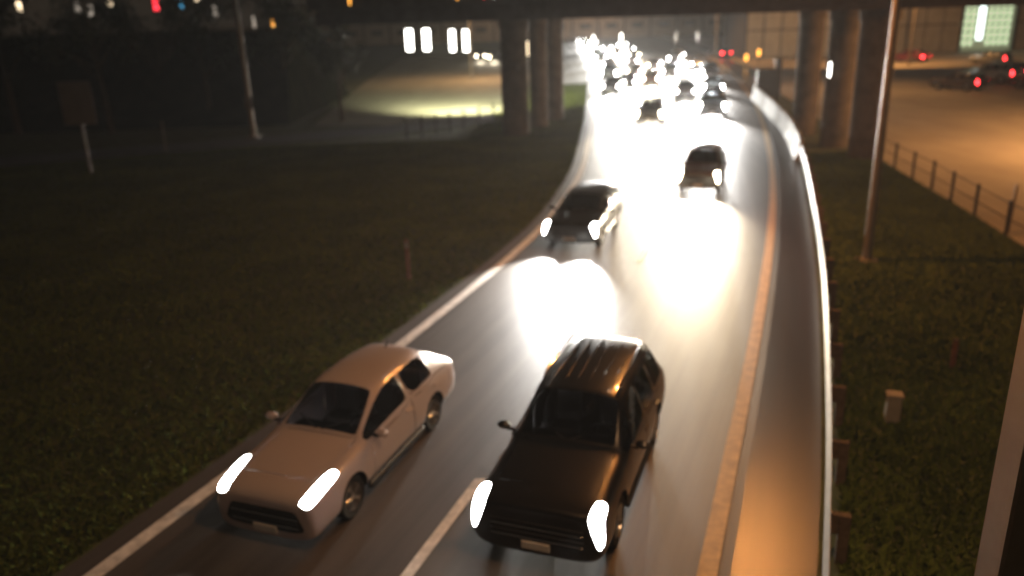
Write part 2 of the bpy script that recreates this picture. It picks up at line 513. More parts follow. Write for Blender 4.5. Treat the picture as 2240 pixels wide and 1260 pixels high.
# ------------------------------------------------------------------ guardrail and concrete barrier
def resample(f, d0, d1, step):
    ds = np.linspace(d0, d1, 400)
    xs = f(ds)
    s = np.concatenate([[0], np.cumsum(np.hypot(np.diff(xs), np.diff(ds)))])
    t = np.arange(0, s[-1], step)
    return [Vector((float(np.interp(q, s, xs)), float(np.interp(q, s, ds)), 0)) for q in t]
def sweep(mb, pts, prof, closed=True):
    n = len(prof)
    vs = []
    for i, p in enumerate(pts):
        d = (pts[min(i + 1, len(pts) - 1)] - pts[max(i - 1, 0)]).normalized()
        side = Vector((d.y, -d.x, 0))                            # to the right of the way ahead
        vs += [p + side * a + Vector((0, 0, z)) for a, z in prof]
    fs = []
    for i in range(len(pts) - 1):
        for k in range(n if closed else n - 1):
            j = (k + 1) % n
            fs.append((i * n + k, i * n + j, (i + 1) * n + j, (i + 1) * n + k))
    if closed:
        fs += [tuple(range(n - 1, -1, -1)), tuple(range((len(pts) - 1) * n, len(pts) * n))]
    mb.add(vs, fs)
rail = thing('guardrail', 'curving galvanised steel guardrail on posts along the right shoulder', 'guardrail')
W = [(-.02, .43), (-.075, .49), (-.075, .53), (-.01, .585), (-.01, .605), (-.075, .66), (-.075, .70), (-.02, .76)]
Wc = W + [(a + .012, z) for a, z in reversed(W)]
path = resample(RAIL, 3.0, 38.5, .5)
for k in range(0, len(path) - 1, 8):
    seg = path[k:k + 9]
    if len(seg) < 2: break
    mb = MB(); sweep(mb, seg, Wc)
    mb.build('rail_section', M['steel'], rail, True)
for k in range(1, len(path), 4):
    p = path[k]
    d = (path[min(k + 1, len(path) - 1)] - path[k - 1]).normalized()
    rz = math.atan2(d.y, d.x)
    side = Vector((d.y, -d.x, 0))
    q = p + side * .17
    po = MB().box(q.x, q.y, .36, .11, .15, .78, rz, .01).build('post', M['wood'], rail)
    q = p + side * .045
    MB().box(q.x, q.y, .6, .1, .1, .3, rz, .01).build('block', M['wood'], po)
bar = thing('concrete_barrier', 'pale concrete barrier of alternating segments continuing the guardrail past the bridge', 'barrier')
bpath = resample(RAIL, 38.7, 67.5, .5)
BP = [(-.30, 0), (-.30, .08), (-.16, .30), (-.09, 1.0), (.09, 1.0), (.16, .30), (.30, .08), (.30, 0)]
for i, k in enumerate(range(0, len(bpath) - 1, 6)):
    seg = bpath[k:k + 7]
    if len(seg) < 3: break
    seg = [seg[0].lerp(seg[1], .03)] + seg[1:-1] + [seg[-1].lerp(seg[-2], .03)]
    mb = MB(); sweep(mb, seg, BP)
    s_ = mb.build('segment', M['barrier_old' if i % 3 == 1 else 'barrier'], bar)

# ------------------------------------------------------------------ poles and lamps
def lamp_post(label, x, y, h, r, m, arm, head, energy, col, lens, square=False, rz=0.0, group=None, aim=None, angle=150):
    t = thing('lamp_post', label, 'lamp post', (x, y, 0), rz, group)
    if square:
        MB().box(0, 0, h / 2, r * 2, r * 2, h, 0, .02).build('pole', m, t)
    else:
        MB().tube([(0, 0, 0), (0, 0, h * .5), (0, 0, h)], [r, r * .82, r * .62], 14).build('pole', m, t, True)
    MB().box(0, 0, .03, r * 4, r * 4, .06, 0, .01).build('base_plate', m, t)
    if arm:
        ax, ay = arm
        MB().tube([(0, 0, h - .25), (ax * .3, ay * .3, h + .35), (ax, ay, h + .5)], [r * .5, r * .42, r * .36], 10).build('arm', m, t, True)
        a = math.atan2(ay, ax)
        hd = MB().box(ax, ay, h + .5, .8, .34, .18, a, .05).build('lamp_head', M['dark_metal'], t)
        MB().box(ax, ay, h + .40, .6, .24, .03, a, .01).build('lens', lens, hd)
        if energy:
            lamp('lamp_light', 'SPOT', (ax, ay, h + .34), (ax + (aim[0] if aim else ax * .2), ay + (aim[1] if aim else ay * .2), 0), energy, col, t, .18, angle, .5)
    return t
SOD = (1.0, .47, .14)
lamp_post('square tan steel lamp post close by at the bottom right corner', 3.70, 5.05, 9.6, .15, M['pole_tan'], (-1.2, 1.4), True, 1700, (1, .52, .24), M['lum_sodium'], True, R(0), aim=(0, 4))
lamp_post('tall slim round lamp post standing in the grass behind the guardrail', 10.39, 22.3, 11.0, .125, M['pole'], (-2.8, .4), True, 5500, (1, .37, .085), M['lum_sodium'], aim=(0, 1), angle=160)
lamp_post('unlit leaning grey pole beside the dim street on the left', -16.85, 53.83, 12.0, .19, M['pole'], (0, 0.01), False, 0, SOD, M['lum_dim'])
bpy.data.objects['lamp_post.002'].name = 'street_pole'
sp = bpy.data.objects['street_pole']
for ch in list(sp.children_recursive):
    if ch.name.startswith(('arm', 'lamp_head', 'lens')): bpy.data.objects.remove(ch)
sp['category'] = 'pole'
MB().box(.02, -.24, 2.25, .5, .03, .75, 0, .01).build('small_sign', M['sign_tan'], sp)
for i, (x, y, e) in enumerate(((33, 72, 4000), (48, 98, 14000), (31, 122, 9000))):
    lamp_post(('sodium street lamp over the orange street just past the bridge',
               'sodium street lamp over the far street by the grey panel building', 'sodium street lamp over the far curve behind the headlights')[i],
              x, y, 11.0, .14, M['pole'], (-2.5, 0), True, e, SOD, M['lum_sodium'], group='sodium street lamps', aim=((-4, 0), (4, 14), (-3, 0))[i])
for x, y, lab in ((6, 240, 'added sodium lamp brightening the low brown building, left of two'), (27, 243, 'added sodium lamp brightening the low brown building, right of two')):  # two lamps added to brighten the brown facade
    lamp_post(lab, x, y, 10.0, .14, M['pole'], (1.5, 0), True, 3500, (1, .62, .34), M['lum_sodium'], group='sodium street lamps', aim=(0, 10))
lamp_post('sodium street lamp behind the thick left bridge column', -4.0, 98, 9.0, .13, M['pole'], (1.5, 0), True, 7000, (1, .52, .22), M['lum_sodium'], group='sodium street lamps')

# far city lights at the top left, each a lantern on its own slim post
for x, y, z, ms, lab in ((-42.5, 75, 9.3, 'lum_warm', 'cream street lantern far off in the top left corner'),
                         (-37.4, 75, 8.9, 'lum_dim', 'faint grey lantern among the trees, first of a close pair'),
                         (-36.3, 75, 8.7, 'lum_dim', 'faint grey lantern among the trees, second of a close pair'),
                         (-34.5, 75, 9.3, 'lum_warm', 'small cream lantern high between the grey pair and the red light'),
                         (-30.5, 75, 9.0, 'lum_red', 'red light far off above the dark trees'),
                         (-28.3, 75, 9.1, 'lum_blue', 'blue light far off above the dark trees'),
                         (-26.9, 75, 9.5, 'lum_warm', 'small cream lantern just right of the blue light'),
                         (-25.4, 75, 8.3, 'lum_dim', 'dim lantern between the blue light and the leaning pole'),
                         (-21.5, 73, 7.3, 'lum_dim', 'dim thin lantern just right of the leaning pole'),
                         (-19.9, 73, 7.3, 'lum_amber', 'small amber lantern right of the leaning pole')):
    t = thing('street_lantern', lab, 'lantern', (x, y, 0), 0, 'distant lights at the top left')
    MB().tube([(0, 0, 0), (0, 0, z - .5)], [.07, .05], 8).build('post', M['dark_metal'], t)
    w = .20 if ms in ('lum_amber',) or z == 7.3 else .30
    MB().box(0, 0, z, w, w, .95, 0, .04).build('lens', M[ms], t)
    MB().box(0, 0, z + .52, w + .1, w + .1, .07, 0, .02).build('cap', M['dark_metal'], t)
# beacons on the overpass fascia
for px, ms, lab in ((-9.6, 'lum_amber', 'small amber beacon on the overpass edge near its left end'), (-2.35, 'lum_amber', 'small amber beacon on the overpass edge above the left column'),
                    (-.75, 'lum_red', 'small red beacon on the overpass edge beside the white one'), (-.15, 'lum_white', 'small white beacon on the overpass edge beside the red one')):
    tt = ((px - BA.x) / bd.x)
    x, y = bp(tt, -.42)
    t = thing('beacon', lab, 'beacon', (x, y, 0), brz, 'beacons on the overpass edge')
    MB().box(0, .02, 8.3, .16, .08, .5, 0, .02).build('housing', M['dark_metal'], t)
    MB().box(0, .08, 8.3, .10, .05, .42, 0, .02).build('lens', M[ms], t)
# warning lights and dim lamps beyond the bridge
for x, y, z, ms, lab in ((31.5, 108, 1.0, 'lum_amber', 'amber warning light beyond the bridge, left of two'), (33.4, 109, 1.5, 'lum_amber', 'amber warning light beyond the bridge, right of two')):
    t = thing('warning_light', lab, 'warning light', (x, y, 0), 0, 'amber lights beyond the bridge')
    MB().tube([(0, 0, 0), (0, 0, z - .3)], .05, 8).build('post', M['dark_metal'], t)
    MB().box(0, 0, z, .3, .2, .8, 0, .04).build('lens', M[ms], t)
    MB().box(0, .12, z, .36, .05, .9, 0, .02).build('backplate', M['dark_metal'], t)
for x, y, z, ms, lab in ((22.7, 110, 3.8, 'lum_dim', 'dim slender street light beyond the traffic, left of two'), (25.5, 110, 3.8, 'lum_dim', 'dim slender street light beyond the traffic, right of two'),
                         (12.0, 112, 3.6, 'lum_white', 'thin white street light above the middle of the traffic'), (16.0, 114, 3.7, 'lum_white', 'thin white street light above the right of the traffic')):
    t = thing('street_lantern', lab, 'lantern', (x, y, 0), 0, 'lights beyond the bridge')
    MB().tube([(0, 0, 0), (0, 0, z - .6)], [.06, .05], 8).build('post', M['dark_metal'], t)
    MB().box(0, 0, z, .16, .16, 1.3, 0, .03).build('lens', M[ms], t)
    MB().box(0, 0, z + .7, .26, .26, .08, 0, .02).build('cap', M['dark_metal'], t)

# signs, posts, boxes
t = thing('road_sign', 'large tan upright sign on one post in the dark grass at left', 'sign', (-21.85, 41.66, 0), R(8))
MB().box(.1, 0, 3.6, 1.55, .05, 2.15, 0, .02).build('sign_panel', M['sign_tan'], t)
MB().box(.1, .06, 1.9, .12, .08, 3.9, 0, .01).build('post', M['pole'], t)
for z in (2.95, 4.2):
    MB().box(.1, .035, z, 1.4, .03, .08).build('brace', M['pole'], t)
t = thing('marker_post', 'short thin pale post at the edge of the dim street', 'post', (-20.6, 48.6, 0))
MB().tube([(0, 0, 0), (.03, 0, 1.7)], .06, 8).build('post', M['pole'], t, True)
MB().tube([(.03, 0, 1.7), (.03, 0, 1.8)], [.075, .05], 8).build('cap', M['pole'], t, True)
t = thing('delineator', 'thin rusty red delineator post in the dark grass left of the road', 'delineator', (-2.95, 21.9, 0))
MB().box(0, 0, .6, .11, .03, 1.2, 0, .008).build('post', M['rust'], t)
MB().box(0, -.02, 1.05, .08, .015, .18, 0, .004).build('reflector', M['utility'], t)
t = thing('utility_box', 'small pale utility box standing in the grass behind the guardrail', 'utility box', (6.74, 12.78, 0), R(-20))
MB().box(0, 0, .25, .24, .22, .5, 0, .02).build('body', M['utility'], t)
MB().box(0, 0, .52, .28, .26, .05, 0, .015).build('lid', M['utility'], t)
t = thing('utility_stake', 'faint slim utility stake in the grass beyond the pale box', 'stake', (8.94, 14.87, 0))
MB().box(0, 0, .3, .10, .05, .6, 0, .01).build('stake', M['rust'], t)
MB().box(0, 0, .62, .12, .07, .05, 0, .01).build('cap', M['wood'], t)
t = thing('signal_cabinet', 'dark metal signal cabinet where the concrete barrier ends', 'cabinet', (20.9, 66.0, 0), R(-15))
MB().box(0, 0, .1, 1.5, .8, .2, 0, .02).build('plinth', M['barrier_old'], t)
MB().box(0, 0, 1.3, 1.35, .7, 2.2, 0, .03).build('body', M['cabinet'], t)
for s in (-1, 1):
    MB().box(.33 * s, -.362, 1.3, .6, .03, 2.0, 0, .01).build('door', M['cabinet'], t)
MB().box(.95, .1, 1.6, .5, .4, 3.2, 0, .03).build('side_box', M['cabinet'], t)

# fences
def fence(label, pts, h, name='fence', rails=(.35, .7, 1.05)):
    t = thing(name, label, 'fence')
    for x, y in pts:
        MB().tube([(x, y, 0), (x, y, h)], .055, 8).build('post', M['dark_metal'], t, True)
    for z in rails:
        for (x0, y0), (x1, y1) in zip(pts, pts[1:]):
            MB().tube([(x0, y0, z), (x1, y1, z)], .018, 6).build('rail', M['dark_metal'], t)
    return t
fence('low dark post fence along the lit paving left of the bridge column', [(-6.26, 50.4), (-5.35, 51.0), (-4.49, 51.6), (-3.67, 52.4), (-2.83, 53.5), (-1.85, 55.0), (-.9, 56.8)], 1.35)
fence('low dark post fence between the verge and the orange street', [(15.4, 22.0), (15.7, 24.4), (16.1, 26.9), (16.5, 29.2), (16.9, 31.4), (17.2, 33.6), (17.5, 35.9), (17.9, 38.2)], 1.15, rails=(.55, 1.05))
t = thing('marker_post', 'short pale lit post on the orange street side of the right fence', 'post', (15.95, 24.7, 0))
MB().tube([(0, 0, 0), (.05, 0, 1.5)], .05, 8).build('post', M['utility'], t, True)
MB().tube([(.05, 0, 1.5), (.05, 0, 1.58)], [.06, .03], 8).build('cap', M['utility'], t, True)

# ------------------------------------------------------------------ buildings beyond
bld = thing('panel_building', 'long grey panelled building beyond the bridge with one bright window', 'building', (0, 0, 0))
bx0, bx1, by = 35.0, 100.0, 121.0
MB().box((bx0 + bx1) / 2, by + 6, 6.0, bx1 - bx0, 11.4, 12.0).build('wall', M['joint'], bld)
pw = 2.6
k = 0
x = bx0
win_x0, win_x1 = 66.0, 73.8
while x < bx1 - .1:
    w = pw if k % 4 else pw * 1.0
    cx = x + w / 2
    rec = (k % 5 == 2)
    for z0, z1 in ((.1, 3.9), (4.05, 7.9), (8.05, 11.9)):
        if win_x0 - .2 < cx < win_x1 + .2 and z0 < 7: continue
        MB().box(cx, by + (.22 if rec else .12), (z0 + z1) / 2, w - .22, .3, z1 - z0, 0, .03).build('panel', M['panel_grey'], bld)
    if k % 3 == 0:
        MB().box(x, by - .12, 6, .22, .3, 12).build('pilaster', M['joint'], bld)
    x += w
    k += 1
MB().box((bx0 + bx1) / 2, by + 5.9, 12.2, bx1 - bx0 + .6, 12.2, .4).build('roof', M['roof_dark'], bld)
wf = MB().box((win_x0 + win_x1) / 2, by + .2, 4.0, win_x1 - win_x0, .2, 7.6).build('window', M['win_dim'], bld)
for cx in (66.9, 67.8, 70.3, 71.2, 72.1, 73.0):
    for r_ in range(6):
        MB().box(cx, by + .07, 1.3 + r_ * 1.0, .58, .05, .72, 0, .02).build('pane', M['win_green'], wf)
MB().box(69.0, by + .0, 4.3, .8, .1, 5.2, 0, .03).build('light_panel', M['win_cool'], wf)
low = thing('brown_building', 'low dark brown building closing the view behind the traffic', 'building', (0, 0, 0))
MB().box(5, 262, 6, 140, 14, 12).build('wall', M['brown_wall'], low)
MB().box(5, 262, 12.2, 141, 15, .5).build('roof', M['roof_dark'], low)
for i in range(18):
    MB().box(-62 + i * 7.9, 254.9, 8.2, 3.4, .12, 1.4, 0, .03).build('window', M['roof_dark'], low)
    MB().box(-62 + i * 7.9, 254.9, 3.4, 3.4, .12, 1.4, 0, .03).build('window', M['roof_dark'], low)
for i in range(19):
    MB().box(-66 + i * 7.9, 254.8, 6, .5, .3, 12).build('pilaster', M['concrete_dark'], low)

# ------------------------------------------------------------------ trees on the left bank
def tree_mesh(seed, h, cr):
    rg = np.random.default_rng(seed)
    mb = MB()
    top = h * .62
    mb.tube([(0, 0, -.6), (.05, .05, h * .2), (.12, -.05, h * .42), (.05, .1, top)], [.30, .22, .16, .07], 8)
    tips = []
    for k in range(7):
        a = k * 2.4 + rg.uniform(-.3, .3)
        z0 = h * rg.uniform(.25, .5)
        L = cr * rg.uniform(.6, .95)
        e = (math.cos(a) * L, math.sin(a) * L, z0 + h * rg.uniform(.12, .34))
        mb.tube([(0.08, 0, z0), (e[0] * .5, e[1] * .5, z0 + (e[2] - z0) * .62), e], [.11, .07, .03], 6)
        tips.append(e)
    tips += [(rg.normal(0, cr * .35), rg.normal(0, cr * .35), h * rg.uniform(.5, .92)) for _ in range(12)]
    trunk = mb
    n = 2600
    cen = np.array(tips)[rg.integers(0, len(tips), n)]
    d = rg.normal(0, 1, (n, 3)); d /= np.linalg.norm(d, axis=1)[:, None]
    pos = cen + d * (rg.random(n) ** .45)[:, None] * cr * .44
    a = rg.normal(0, 1, (n, 3)); a /= np.linalg.norm(a, axis=1)[:, None]
    b = np.cross(a, d); b /= (np.linalg.norm(b, axis=1)[:, None] + 1e-6)
    s = rg.uniform(.10, .24, n)[:, None]
    v = np.empty((n * 4, 3))
    v[0::4], v[1::4], v[2::4], v[3::4] = pos - a * s, pos + b * s * .6, pos + a * s, pos - b * s * .6
    cm = MB(); cm.v = [tuple(q) for q in v]; cm.f = [(4 * i, 4 * i + 1, 4 * i + 2, 4 * i + 3) for i in range(n)]
    return trunk, cm
protos = []
spots = [(-52, 60, 0, 1.1, 'dark leafy tree in the top left corner above the dim street'), (-44, 56, 1, 1.0, 'dark leafy tree rising behind the tan sign'),
         (-36, 60, 2, 1.05, 'dark leafy tree between the tan sign and the short post'), (-28.5, 58.5, 0, .95, 'dark leafy tree left of the leaning pole'),
         (-22.5, 62, 1, .85, 'dark leafy tree just behind the leaning pole'), (-17.0, 63.5, 2, .82, 'dark leafy tree beside the left end of the overpass'),
         (-12.3, 61.0, 0, .62, 'smaller dark tree in front of the overpass abutment')]
for i, (x, y, k, s, lab) in enumerate(spots):
    if k >= len(protos):
        tr, cm = tree_mesh(11 + k, 12.5, 3.6)
        o = thing('tree', lab, 'tree', (x, y, 0), i * 1.3, 'dark trees on the left')
        tr.build('trunk', M['bark'], o, True)
        cm.build('crown', M['leaf'], o)
        protos.append(o)
    else:
        o = clone(protos[k]); o.location = (x, y, 0); o.rotation_euler.z = i * 1.3; o['label'] = lab
    o.scale = (s, s, s)

# ------------------------------------------------------------------ cars
(T_BODY, T_WS, T_RW, T_SF, T_SR, T_DF, T_DR, T_HL, T_TL, T_HOOD, T_GR, T_ARCH, T_SQ) = range(13)
def st(x, w, zf, zm, belt, edge, top):
    return x, [(0, zf), (.80 * w, zf), (.975 * w, zf + .13), (w, zm), belt, edge, (edge[0] * .64, (edge[1] + 2.4 * top) / 3.4), (0, top)]
SEDAN = dict(st=[st(2.42, .80, .16, .42, (.77, .67), (.57, .72), .735), st(2.34, .88, .13, .46, (.84, .74), (.60, .785), .805),
                 st(2.02, .90, .18, .50, (.86, .80), (.635, .845), .87), st(1.62, .915, .19, .55, (.875, .845), (.66, .89), .92),
                 st(1.06, .91, .19, .58, (.87, .885), (.69, .925), .955), st(.92, .91, .19, .58, (.87, .90), (.70, .955), .99),
                 st(.10, .91, .19, .60, (.87, .945), (.58, 1.36), 1.43), st(-.52, .91, .19, .60, (.87, .955), (.585, 1.385), 1.455),
                 st(-1.46, .91, .19, .60, (.865, .965), (.56, 1.34), 1.415), st(-2.08, .90, .20, .60, (.85, .955), (.64, 1.035), 1.075),
                 st(-2.24, .88, .23, .60, (.82, .915), (.65, .97), .995), st(-2.36, .80, .27, .60, (.75, .83), (.62, .89), .91),
                 st(-2.42, .68, .33, .55, (.64, .70), (.53, .755), .775)],
             ws=[5], rw=[8], sf=[5, 6], sr=[7], sq=[], df=[5, 6], dr=[7, 8], hl=[(0, 4), (1, 4), (2, 4)], tl=[(10, 3), (11, 3), (11, 4)], hood=[2, 3, 4],
             axle=(1.42, -1.40), wr=.335, width=.91)
SEDAN['st'] = [(x * (1.0 if x > 0 else 1.05), [(y, z if z < .44 else .44 + (z - .44) * 1.12) for y, z in p]) for x, p in SEDAN['st']]
SUV = dict(st=[st(2.38, .90, .30, .58, (.88, .90), (.68, .96), .98), st(2.31, .945, .25, .60, (.92, .96), (.70, 1.01), 1.04),
               st(1.95, .955, .24, .62, (.925, .995), (.71, 1.05), 1.09), st(1.45, .955, .24, .66, (.925, 1.035), (.73, 1.09), 1.12),
               st(1.00, .96, .24, .68, (.925, 1.06), (.75, 1.12), 1.15), st(.86, .96, .24, .68, (.925, 1.07), (.76, 1.145), 1.175),
               st(.22, .96, .24, .70, (.925, 1.09), (.67, 1.66), 1.745), st(-.38, .96, .24, .70, (.925, 1.10), (.68, 1.69), 1.78),
               st(-1.20, .96, .24, .70, (.925, 1.11), (.68, 1.69), 1.78), st(-1.95, .955, .25, .70, (.915, 1.12), (.66, 1.655), 1.75),
               st(-2.22, .94, .27, .68, (.90, 1.12), (.75, 1.20), 1.22), st(-2.32, .90, .31, .66, (.88, 1.0), (.76, 1.06), 1.08),
               st(-2.38, .82, .37, .62, (.79, .86), (.67, .92), .94)],
           ws=[5], rw=[9], sf=[5, 6], sr=[7], sq=[8], df=[5, 6], dr=[7, 8], hl=[(0, 4), (1, 4), (0, 3)], cap_light=True, tl=[(11, 3), (10, 3), (10, 4)], hood=[2, 3, 4],
           axle=(1.42, -1.40), wr=.375, width=.96)
def squash(spec, fx, fy, fz, wr):
    s = dict(spec)
    s['st'] = [(x * fx, [(y * fy, .24 + (z - .24) * fz) for y, z in p]) for x, p in spec['st']]
    s['axle'] = tuple(a * fx for a in spec['axle']); s['wr'] = wr; s['width'] = spec['width'] * fy
    return s
HATCH = squash(SUV, .90, .95, .82, .32)

def car_shell(spec, levels):
    S = spec['st']
    bm = bmesh.new()
    rings = []
    for x, p in S:
        right = [bm.verts.new((x, y, z)) for y, z in p]
        left = [bm.verts.new((x, -y, z)) for y, z in p[1:-1]]
        rings.append((right, [right[0]] + left + [right[-1]]))
    want = {}
    for k, v in (('ws', T_WS), ('rw', T_RW)):
        for i in spec[k]: want[(i, 5)] = want[(i, 6)] = v
    for k, v in (('sf', T_SF), ('sr', T_SR), ('sq', T_SQ)):
        for i in spec[k]: want[(i, 4)] = v
    for k, v in (('df', T_DF), ('dr', T_DR)):
        for i in spec[k]: want[(i, 2)] = want[(i, 3)] = v
    for i in spec['hood']: want[(i, 5)] = want[(i, 6)] = T_HOOD
    for q in spec['hl']: want[q] = T_HL
    for q in spec['tl']: want[q] = T_TL
    for i in range(len(S) - 1):
        for j in range(7):
            for sd in (0, 1):
                a, b = rings[i][sd], rings[i + 1][sd]
                q = (a[j], b[j], b[j + 1], a[j + 1])
                f = bm.faces.new(q if sd == 0 else q[::-1])
                f.material_index = want.get((i, j), T_BODY)
    for i, flip in ((0, 0), (len(S) - 1, 1)):
        for sd in (0, 1):
            a = rings[i][sd]
            for lo, hi in ((0, 7), (1, 6), (2, 5)):
                q = (a[lo], a[lo + 1], a[hi - 1], a[hi])
                if sd ^ flip: q = q[::-1]
                f = bm.faces.new(q)
                f.material_index = T_GR if (i == 0 and lo < 2) else T_HL if (i == 0 and spec.get('cap_light')) else T_BODY
    bmesh.ops.recalc_face_normals(bm, faces=bm.faces)
    for tg, th in ((T_WS, .035), (T_RW, .045), (T_SF, .04), (T_SR, .04), (T_SQ, .05), (T_HL, .012), (T_TL, .015), (T_GR, .05)):
        fs = [f for f in bm.faces if f.material_index == tg]
        if not fs: continue
        r = bmesh.ops.inset_region(bm, faces=fs, thickness=th, use_even_offset=True)
        for f in r['faces']: f.material_index = T_BODY
    cr = bm.edges.layers.float.new('crease_edge')
    for e in bm.edges:
        ms = {f.material_index for f in e.link_faces}
        if len(ms) > 1 and ms & {T_HL, T_TL, T_WS, T_RW, T_SF, T_SR, T_SQ}: e[cr] = .85 if not ms & {T_HL, T_TL} else .5
    if spec.get('cap_light'):
        for i in range(len(S) - 1):
            for sd in (0, 1):
                for j, v in ((5, .45), (4, .25), (2, .2)):
                    e = bm.edges.get((rings[i][sd][j], rings[i + 1][sd][j]))
                    if e: e[cr] = max(e[cr], v)
    cv = bm.verts.layers.float.new('crease_vert')
    for v in bm.verts:
        for tg in (T_WS, T_RW, T_SF, T_SR, T_SQ):
            if sum(f.material_index == tg for f in v.link_faces) == 1 and len(v.link_faces) > 2: v[cv] = .7
    me = bpy.data.meshes.new('shell')
    bm.to_mesh(me); bm.free()
    o = bpy.data.objects.new('shell', me)
    C.objects.link(o)
    sub = o.modifiers.new('s', 'SUBSURF'); sub.levels = levels; sub.render_levels = levels
    cut = MB()
    for ax in spec['axle']:
        for s in (-1, 1):
            n, r = 28, spec['wr'] * 1.16
            y0, y1 = s * (spec['width'] - .27), s * (spec['width'] + .3)
            vs = [(ax + r * math.cos(2 * math.pi * k / n), y, spec['wr'] + r * math.sin(2 * math.pi * k / n)) for y in (y0, y1) for k in range(n)]
            cut.add(vs, [(k, (k + 1) % n, n + (k + 1) % n, n + k) for k in range(n)] + [tuple(range(n)), tuple(range(n, 2 * n))])
    co = cut.build('cut', None)
    for _ in range(13): co.data.materials.append(None); me.materials.append(None)
    co.data.polygons.foreach_set('material_index', [T_ARCH] * len(co.data.polygons))
    bo = o.modifiers.new('b', 'BOOLEAN'); bo.operation = 'DIFFERENCE'; bo.object = co; bo.solver = 'EXACT'
    bo.material_mode = 'INDEX'
    dg = bpy.context.evaluated_depsgraph_get(); dg.update()
    out = bpy.data.meshes.new_from_object(o.evaluated_get(dg))
    bpy.data.objects.remove(o); bpy.data.objects.remove(co)
    return out

def split_shell(me):
    """evaluated shell -> {(tag, side): mesh} keeping the shell's smooth normals"""
    nv = len(me.vertices)
    co = np.empty(nv * 3); me.vertices.foreach_get('co', co); co = co.reshape(-1, 3)
    vn = np.zeros((nv, 3))
    for p in me.polygons:
        if p.material_index == T_ARCH: continue
        for v in p.vertices: vn[v] += np.array(p.normal) * p.area
    vn /= (np.linalg.norm(vn, axis=1)[:, None] + 1e-9)
    groups = {}
    for p in me.polygons:
        t = p.material_index
        side = 0 if t in (T_BODY, T_WS, T_RW, T_HOOD, T_GR) else (1 if p.center.y > 0 else -1)
        if t == T_ARCH and p.center.x < 0: side *= 2
        groups.setdefault((t, side), []).append(list(p.vertices))
    res = {}
    for key, polys in groups.items():
        ids = sorted({v for q in polys for v in q})
        mp = {v: i for i, v in enumerate(ids)}
        pts = co[ids].copy()
        fs = [[mp[v] for v in q] for q in polys]
        if key[0] in (T_DF, T_DR, T_HOOD):                       # pull the border back: the gap round a door
            cnt = {}
            nb = {}
            for q in fs:
                for a, b in zip(q, q[1:] + q[:1]):
                    e = (min(a, b), max(a, b)); cnt[e] = cnt.get(e, 0) + 1
            bord = {v for e, c in cnt.items() if c == 1 for v in e}
            for (a, b) in cnt:
                nb.setdefault(a, []).append(b); nb.setdefault(b, []).append(a)
            new = pts.copy()
            for v in bord:
                inn = [u for u in nb[v] if u not in bord]
                if inn:
                    d = pts[inn].mean(0) - pts[v]
                    L = np.linalg.norm(d)
                    if L > 1e-5: new[v] = pts[v] + d / L * min(.013, L * .6)
            pts = new
        m = bpy.data.meshes.new('part')
        m.from_pydata([tuple(p) for p in pts], [], fs)
        m.polygons.foreach_set('use_smooth', [True] * len(m.polygons))
        if key[0] != T_ARCH:
            m.normals_split_custom_set_from_vertices([tuple(n) for n in vn[ids]])
        res[key] = m
    return res

